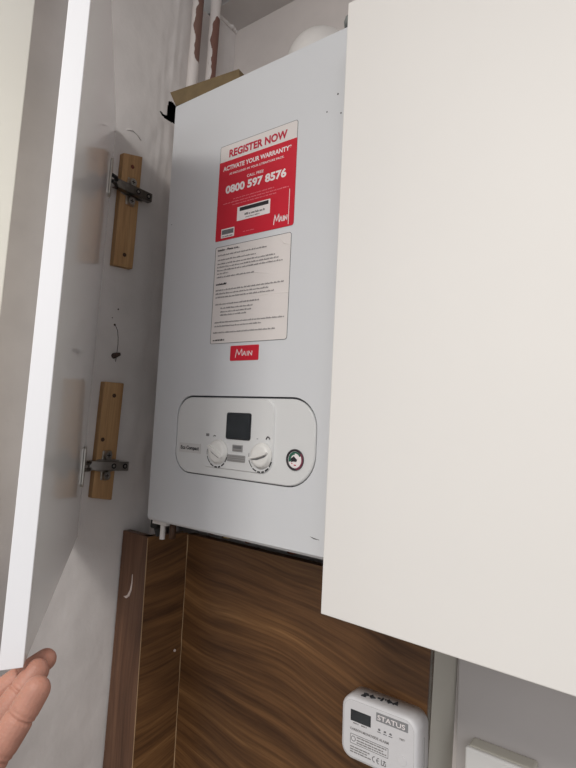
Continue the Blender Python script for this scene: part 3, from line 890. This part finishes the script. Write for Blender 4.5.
# ------------------------------------------------------------ right wall cupboard, closed
RC = thing('wall_cupboard', 'closed cream white wall cupboard filling the right of the picture', 'cupboard', (0.70, 0.07, 1.3642), None)
RX0, RX1, RY = 0.3945, 0.9945, -0.074
def rl(x, y, z): return (x-0.0085*(z-1.3638)/0.72, y, z-0.016*(x-0.3945))
bm = bmesh.new()
box(bm, RX0, RX1, RY, RY+0.018, 1.3636, 2.0800, rl)
obj('door', bm, M['rdoor'], RC, bevel=.0012)
bm = bmesh.new()
for a in ((0.4035, 0.4190, -0.0545, 0.2205, 1.3660, 2.0780), (0.9795, 0.9945, -0.0545, 0.2205, 1.3660, 2.0780),
          (0.4190, 0.9795, -0.0545, 0.2205, 1.3660, 1.3820), (0.4190, 0.9795, -0.0545, 0.2205, 2.0620, 2.0780), (0.4190, 0.9795, 0.2120, 0.2205, 1.3820, 2.0620)):
    box(bm, *a, rl)
obj('carcass', bm, M['carcass'], RC)
# ------------------------------------------------------------ carbon monoxide alarm
YA0, YA1 = 0.0755, BY-0.0004
ax0, ax1, az0, az1 = 0.3412, 0.4496, 1.134, 1.2135
AL = thing('carbon_monoxide_alarm', 'small white carbon monoxide alarm on the walnut panel', 'alarm', (0.395, BY-.001, az0))
tl = 0.03
def af(x, y, z): return (x+0.03*(1.2155-z), y, z+tl*(x-ax0)*0.55)
bm = bmesh.new()
prof = [(0.0, YA1), (0.0002, YA0+.0085), (0.0003, YA0+.0070), (0.0008, YA0+.0035), (0.0022, YA0+.0012), (0.0042, YA0+.0002), (0.0052, YA0+.00005), (0.0065, YA0)]
loops = []
for ins_d, y in prof:
    loops.append([bm.verts.new(af(x, y, z)) for x, z in rrect(ax0+ins_d, ax1-ins_d, az0+ins_d, az1-ins_d, 0.0165-ins_d*.7, 8)])
for a, b in zip(loops, loops[1:]):
    for k in range(len(a)): bm.faces.new((a[k], a[(k+1) % len(a)], b[(k+1) % len(a)], b[k]))
bm.faces.new(loops[-1]); bm.faces.new(loops[0][::-1])
ab = obj('body', bm, M['alarm'], AL, smooth=False)
ab.data.polygons.foreach_set('use_smooth', [len(p.vertices) == 4 for p in ab.data.polygons])
bm = bmesh.new()   # front plate line
ring_prism(bm, rrect(ax0+.0046, ax1-.0046, az0+.0046, az1-.0046, .0135, 8), rrect(ax0+.0052, ax1-.0052, az0+.0052, az1-.0052, .0130, 8), YA0+.0001, YA0+.0012, af)
obj('seam_line', bm, M['greybtn'], AL)
def al_rect(name, x0, x1, z0, z1, m, parent, t=.0004, r=.0004, y=YA0):
    bm = bmesh.new()
    prism(bm, [Vector(af(x, y+.0001, z)) for x, z in rrect(x0, x1, z0, z1, r, 3)], Vector((0, -t, 0)))
    return obj(name, bm, m, parent)
AX = Vector((1, 0, tl*.55)).normalized(); AZ = Vector((-.03, 0, 1)).normalized()
def alt(bm, s, x0, x1, z0, z1, bold=0.0, y=YA0-.0004, shear=0.0):
    text_into(bm, s, Vector(af(x0, y, z0)), AX, AZ, x1-x0, z1-z0, bold, shear)
e = al_rect('screen', 0.3562, 0.3858, 1.1834, 1.1972, M['lcdframe'], AL); e['label'] = 'dark blank screen'
al_rect('glass', 0.3572, 0.3848, 1.1842, 1.1964, M['lcd'], e, .0003, y=YA0-.0004)
nb = al_rect('name_badge', 0.3935, 0.4372, 1.1948, 1.2052, mat('badge_grey', srgb(138, 138, 140), .5), AL)
bm = bmesh.new(); alt(bm, 'STATUS', 0.3955, 0.4335, 1.1970, 1.2030, .012, YA0-.0006)
obj_flat('lettering', bm, M['white'], nb, .0002, (0, -1, 0))
bm = bmesh.new()
for i, x in enumerate((0.3980, 0.4060, 0.4138)):
    box(bm, x-.0016, x+.0016, YA0-.0004, YA0+.0001, 1.1843, 1.1852, af); box(bm, x-.0026, x+.0024, YA0-.0003, YA0+.0001, 1.1818, 1.1824, af)
    box(bm, x-.0014, x+.0014, YA0-.0003, YA0+.0001, 1.1858, 1.1862, af)
obj('indicator_lights', bm, M['ink'], AL)
bm = bmesh.new()
alt(bm, 'CARBON MONOXIDE ALARM', 0.3560, 0.4115, 1.1722, 1.1752, .015)
alt(bm, 'TEST', 0.4258, 0.4332, 1.1835, 1.1857, .01)
for zz, xa, xb in ((1.1640, .3660, .4085), (1.1605, .3660, .4040), (1.1575, .3660, .4085), (1.1508, .3565, .3850), (1.1478, .3565, .3815), (1.1448, .3565, .3870), (1.1805, .360, .368), (1.1805, .372, .380)):
    rnd = random.Random(int(zz*1e5)); x = xa
    while x < xb:
        wd = min(rnd.uniform(.002, .006), xb-x)
        bm.faces.new([bm.verts.new(af(u, YA0-.0002, v)) for u, v in ((x, zz), (x+wd, zz), (x+wd, zz+.0013), (x, zz+.0013))])
        x += wd+.0009
obj_flat('small_print', bm, M['paleink'], AL, .0002, (0, -1, 0))
bm = bmesh.new()
ring_prism(bm, rrect(.3563, .4110, 1.1552, 1.1672, .0006, 2), rrect(.3568, .4105, 1.1557, 1.1667, .0004, 2), YA0-.0002, YA0+.0001, af)
c0 = [(.3610+.0034*math.cos(2*PI*k/20), 1.1615+.0034*math.sin(2*PI*k/20)) for k in range(20)]; c1 = [(.3610+.0027*math.cos(2*PI*k/20), 1.1615+.0027*math.sin(2*PI*k/20)) for k in range(20)]
ring_prism(bm, c0, c1, YA0-.0002, YA0+.0001, af)
obj('print_frame', bm, M['greyink'], AL)
bm = bmesh.new()   # CE mark and boxed mark
def arcmark(cx, cz, r, a0, a1, t):
    n_ = 14; va = []; vb = []
    for i in range(n_+1):
        a = math.radians(a0+(a1-a0)*i/n_)
        va.append(bm.verts.new(af(cx+(r-t)*math.cos(a), YA0-.0002, cz+(r-t)*math.sin(a)))); vb.append(bm.verts.new(af(cx+r*math.cos(a), YA0-.0002, cz+r*math.sin(a))))
    for i in range(n_): bm.faces.new((va[i], va[i+1], vb[i+1], vb[i]))
arcmark(.3925, 1.1475, .0036, 90, 270, .0008); arcmark(.3985, 1.1475, .0036, 90, 270, .0008)
bm.faces.new([bm.verts.new(af(u, YA0-.0002, v)) for u, v in ((.3952, 1.1471), (.3980, 1.1471), (.3980, 1.1479), (.3952, 1.1479))])
for (u0, v0, u1, v1) in ((.4015, 1.1444, .4022, 1.1508), (.4015, 1.1444, .4050, 1.1451), (.4045, 1.1444, .4052, 1.1480), (.4040, 1.1492, .4080, 1.1499), (.4058, 1.1470, .4064, 1.1508), (.4058, 1.1444, .4078, 1.1451), (.4074, 1.1444, .4080, 1.1478)):
    bm.faces.new([bm.verts.new(af(u, YA0-.0002, v)) for u, v in ((u0, v0), (u1, v0), (u1, v1), (u0, v1))])
obj_flat('approval_mark', bm, M['greyink'], AL, .0002, (0, -1, 0))
bm = bmesh.new(); disc_prism(bm, af(.4300, YA0+.0002, 1.1600), (0, -1, 0), .0060, .0010, 28)
obj('test_button', bm, M['alarm'], AL, bevel=.0004)
bm = bmesh.new()   # vents in the right side
box(bm, ax1-.0006, ax1+.0002, YA0+.020, YA0+.0222, 1.150, 1.186, af)
obj('vent', bm, M['greybtn'], AL)
# handwritten marks on the top of the alarm
bm = bmesh.new()
def topz(x): return af(x, 0, az1)[2]+.0001
def tstroke(pts, r=.0015):
    tube(bm, [(x, y, topz(x)) for x, y in pts], r, 6)
ox, oy = .3665, .0890
for pts in ([(0, .003), (.005, .004), (.007, .001), (.003, -.001), (.0005, -.004), (.006, -.0045)],
            [(.012, .004), (.010, .0005), (.013, -.0035), (.017, -.001), (.013, .001)],
            [(.020, .001), (.0235, .001)],
            [(.026, .004), (.0265, -.004)], [(.0295, .002), (.031, .002)],
            [(.0345, .004), (.0335, .0), (.0365, -.004), (.0395, -.001), (.036, .001)], [(.042, -.004), (.0455, .004), (.0475, -.004), (.043, -.0012)]):
    tstroke([(ox+u, oy+v+u*.16) for u, v in pts])
obj('handwriting', bm, M['ink'], AL)

# ------------------------------------------------------------ socket on the kitchen wall
SK = thing('electrical_socket', 'white wall socket on the pale wall below the right cupboard', 'socket', (0.52, YB-0.008, 1.066))
bm = bmesh.new()
box(bm, 0.4765, 0.5605, 0.186, YB-.0085, 1.0665, 1.1525, lambda x, y, z: (x, y, z+.012*(x-.4765)))
obj('back_box', bm, M['trim'], SK, bevel=.004, seg=3)
bm = bmesh.new()
box(bm, 0.4755, 0.5615, 0.179, 0.1865, 1.0660, 1.1525, lambda x, y, z: (x, y, z+.012*(x-.4765)))
fp = obj('face_plate', bm, M['socket'], SK, bevel=.003, seg=3)
bm = bmesh.new()
box(bm, 0.502, 0.516, 0.1755, 0.1795, 1.115, 1.135)
obj('switch', bm, M['socket'], SK, bevel=.0015)
for (x, z, dx, dz) in ((.5185, 1.105, .002, .004), (.508, 1.088, .004, .0018), (.529, 1.088, .004, .0018)):
    bm = bmesh.new(); box(bm, x-dx, x+dx, .1785, .1795, z-dz, z+dz); obj('socket_slot', bm, M['black'], SK)

# ------------------------------------------------------------ the hand holding the door corner
CAMP = Vector((0.7113, -0.5812, 1.5603))
HOFF = Vector((0.0012, 0.0016, -0.0022))
def cs(a, b, depth):      # point seen along (a, b) at a distance: used to lay out the hand's joints
    return CAMP + (RR*((a-288)/530.136)+DD*((b-384)/530.136)+FF)*depth + HOFF
def capsule_chain(bm, pts, rads, n=20, sub=10, creases=()):
    """tapered round-ended limb through joints, with creases at given (t, depth, width)"""
    P = [Vector(p) for p in pts]
    # catmull-rom
    out = []; ro = []
    cnt = (len(P)-1)*sub
    for i in range(len(P)-1):
        p0 = P[max(i-1, 0)]; p1 = P[i]; p2 = P[i+1]; p3 = P[min(i+2, len(P)-1)]
        for k in range(sub+(1 if i == len(P)-2 else 0)):
            t = k/sub
            out.append(0.5*((2*p1)+(p2-p0)*t+(2*p0-5*p1+4*p2-p3)*t*t+(3*p1-p0-3*p2+p3)*t**3))
            r = rads[i]*(1-t)+rads[i+1]*t
            s = i+t
            for (ct, cd, cw) in creases: r *= 1-cd*math.exp(-((s-ct)/cw)**2)
            ro.append(r)
    d0 = (out[0]-out[1]).normalized(); d1 = (out[-1]-out[-2]).normalized()
    r0, r1 = ro[0], ro[-1]
    pre = [(out[0]+d0*r0*math.sin(a), r0*max(math.cos(a), .12)) for a in (1.45, 1.1, .75, .35)]
    post = [(out[-1]+d1*r1*1.0*math.sin(a), r1*max(math.cos(a), .12)) for a in (.3, .6, .85, 1.1, 1.3, 1.47)]
    allp = [p for p, _ in pre]+out+[p for p, _ in post]; allr = [r for _, r in pre]+ro+[r for _, r in post]
    tube(bm, allp, allr, n)
bm = bmesh.new()
CR = lambda *t: tuple((x, .10, .045) for x in t)
# joints run knuckle > middle joint > end joint > fingertip centre
fingers = [
    ([(-38, 790, .374), (-6, 750, .378), (18, 713, .386), (34, 687, .392)], [.0118, .0112, .0106, .0098]),
    ([(-34, 762, .398), (-6, 722, .409), (19, 689, .420), (34, 669, .429)], [.0118, .0114, .0106, .0098]),
    ([(-30, 730, .428), (-4, 693, .440), (22, 672, .448), (43, 657, .451)], [.0112, .0106, .0098, .0090]),
    ([(-26, 735, .456), (-4, 708, .468), (14, 692, .476), (24, 682, .480)], [.0096, .0086, .0080, .0074])]
for pts, rads in fingers:
    capsule_chain(bm, [cs(*p) for p in pts], rads, creases=[(.55, .08, .07), (1.0, .17, .04), (1.14, .06, .03), (2.0, .17, .04), (2.15, .06, .03)], sub=24)
wr = cs(-128, 905, .425)
for pts, rads in fingers:      # metacarpals fill the palm
    k = cs(*pts[0])
    capsule_chain(bm, [wr+(k-wr)*.12, wr+(k-wr)*.6, k], [.017, .0155, .0118], 20)
capsule_chain(bm, [cs(-125, 895, .41), cs(-88, 822, .385), cs(-62, 772, .372), cs(-44, 738, .372)], [.018, .0135, .0105, .0085], creases=[(2.0, .09, .06)])
capsule_chain(bm, [cs(-330, 1230, .47), cs(-230, 1060, .45), cs(-150, 935, .43), cs(-115, 885, .42)], [.040, .034, .025, .026], 28)
hand = obj('hand', bm, M['skin'], smooth=True)
md = hand.modifiers.new('remesh', 'REMESH'); md.mode = 'VOXEL'; md.voxel_size = 0.0007; md.use_smooth_shade = True
md = hand.modifiers.new('smooth', 'SMOOTH'); md.factor = 0.5; md.iterations = 2
tag(hand, 'hand with bent fingers holding the lower corner of the open white door', 'hand')
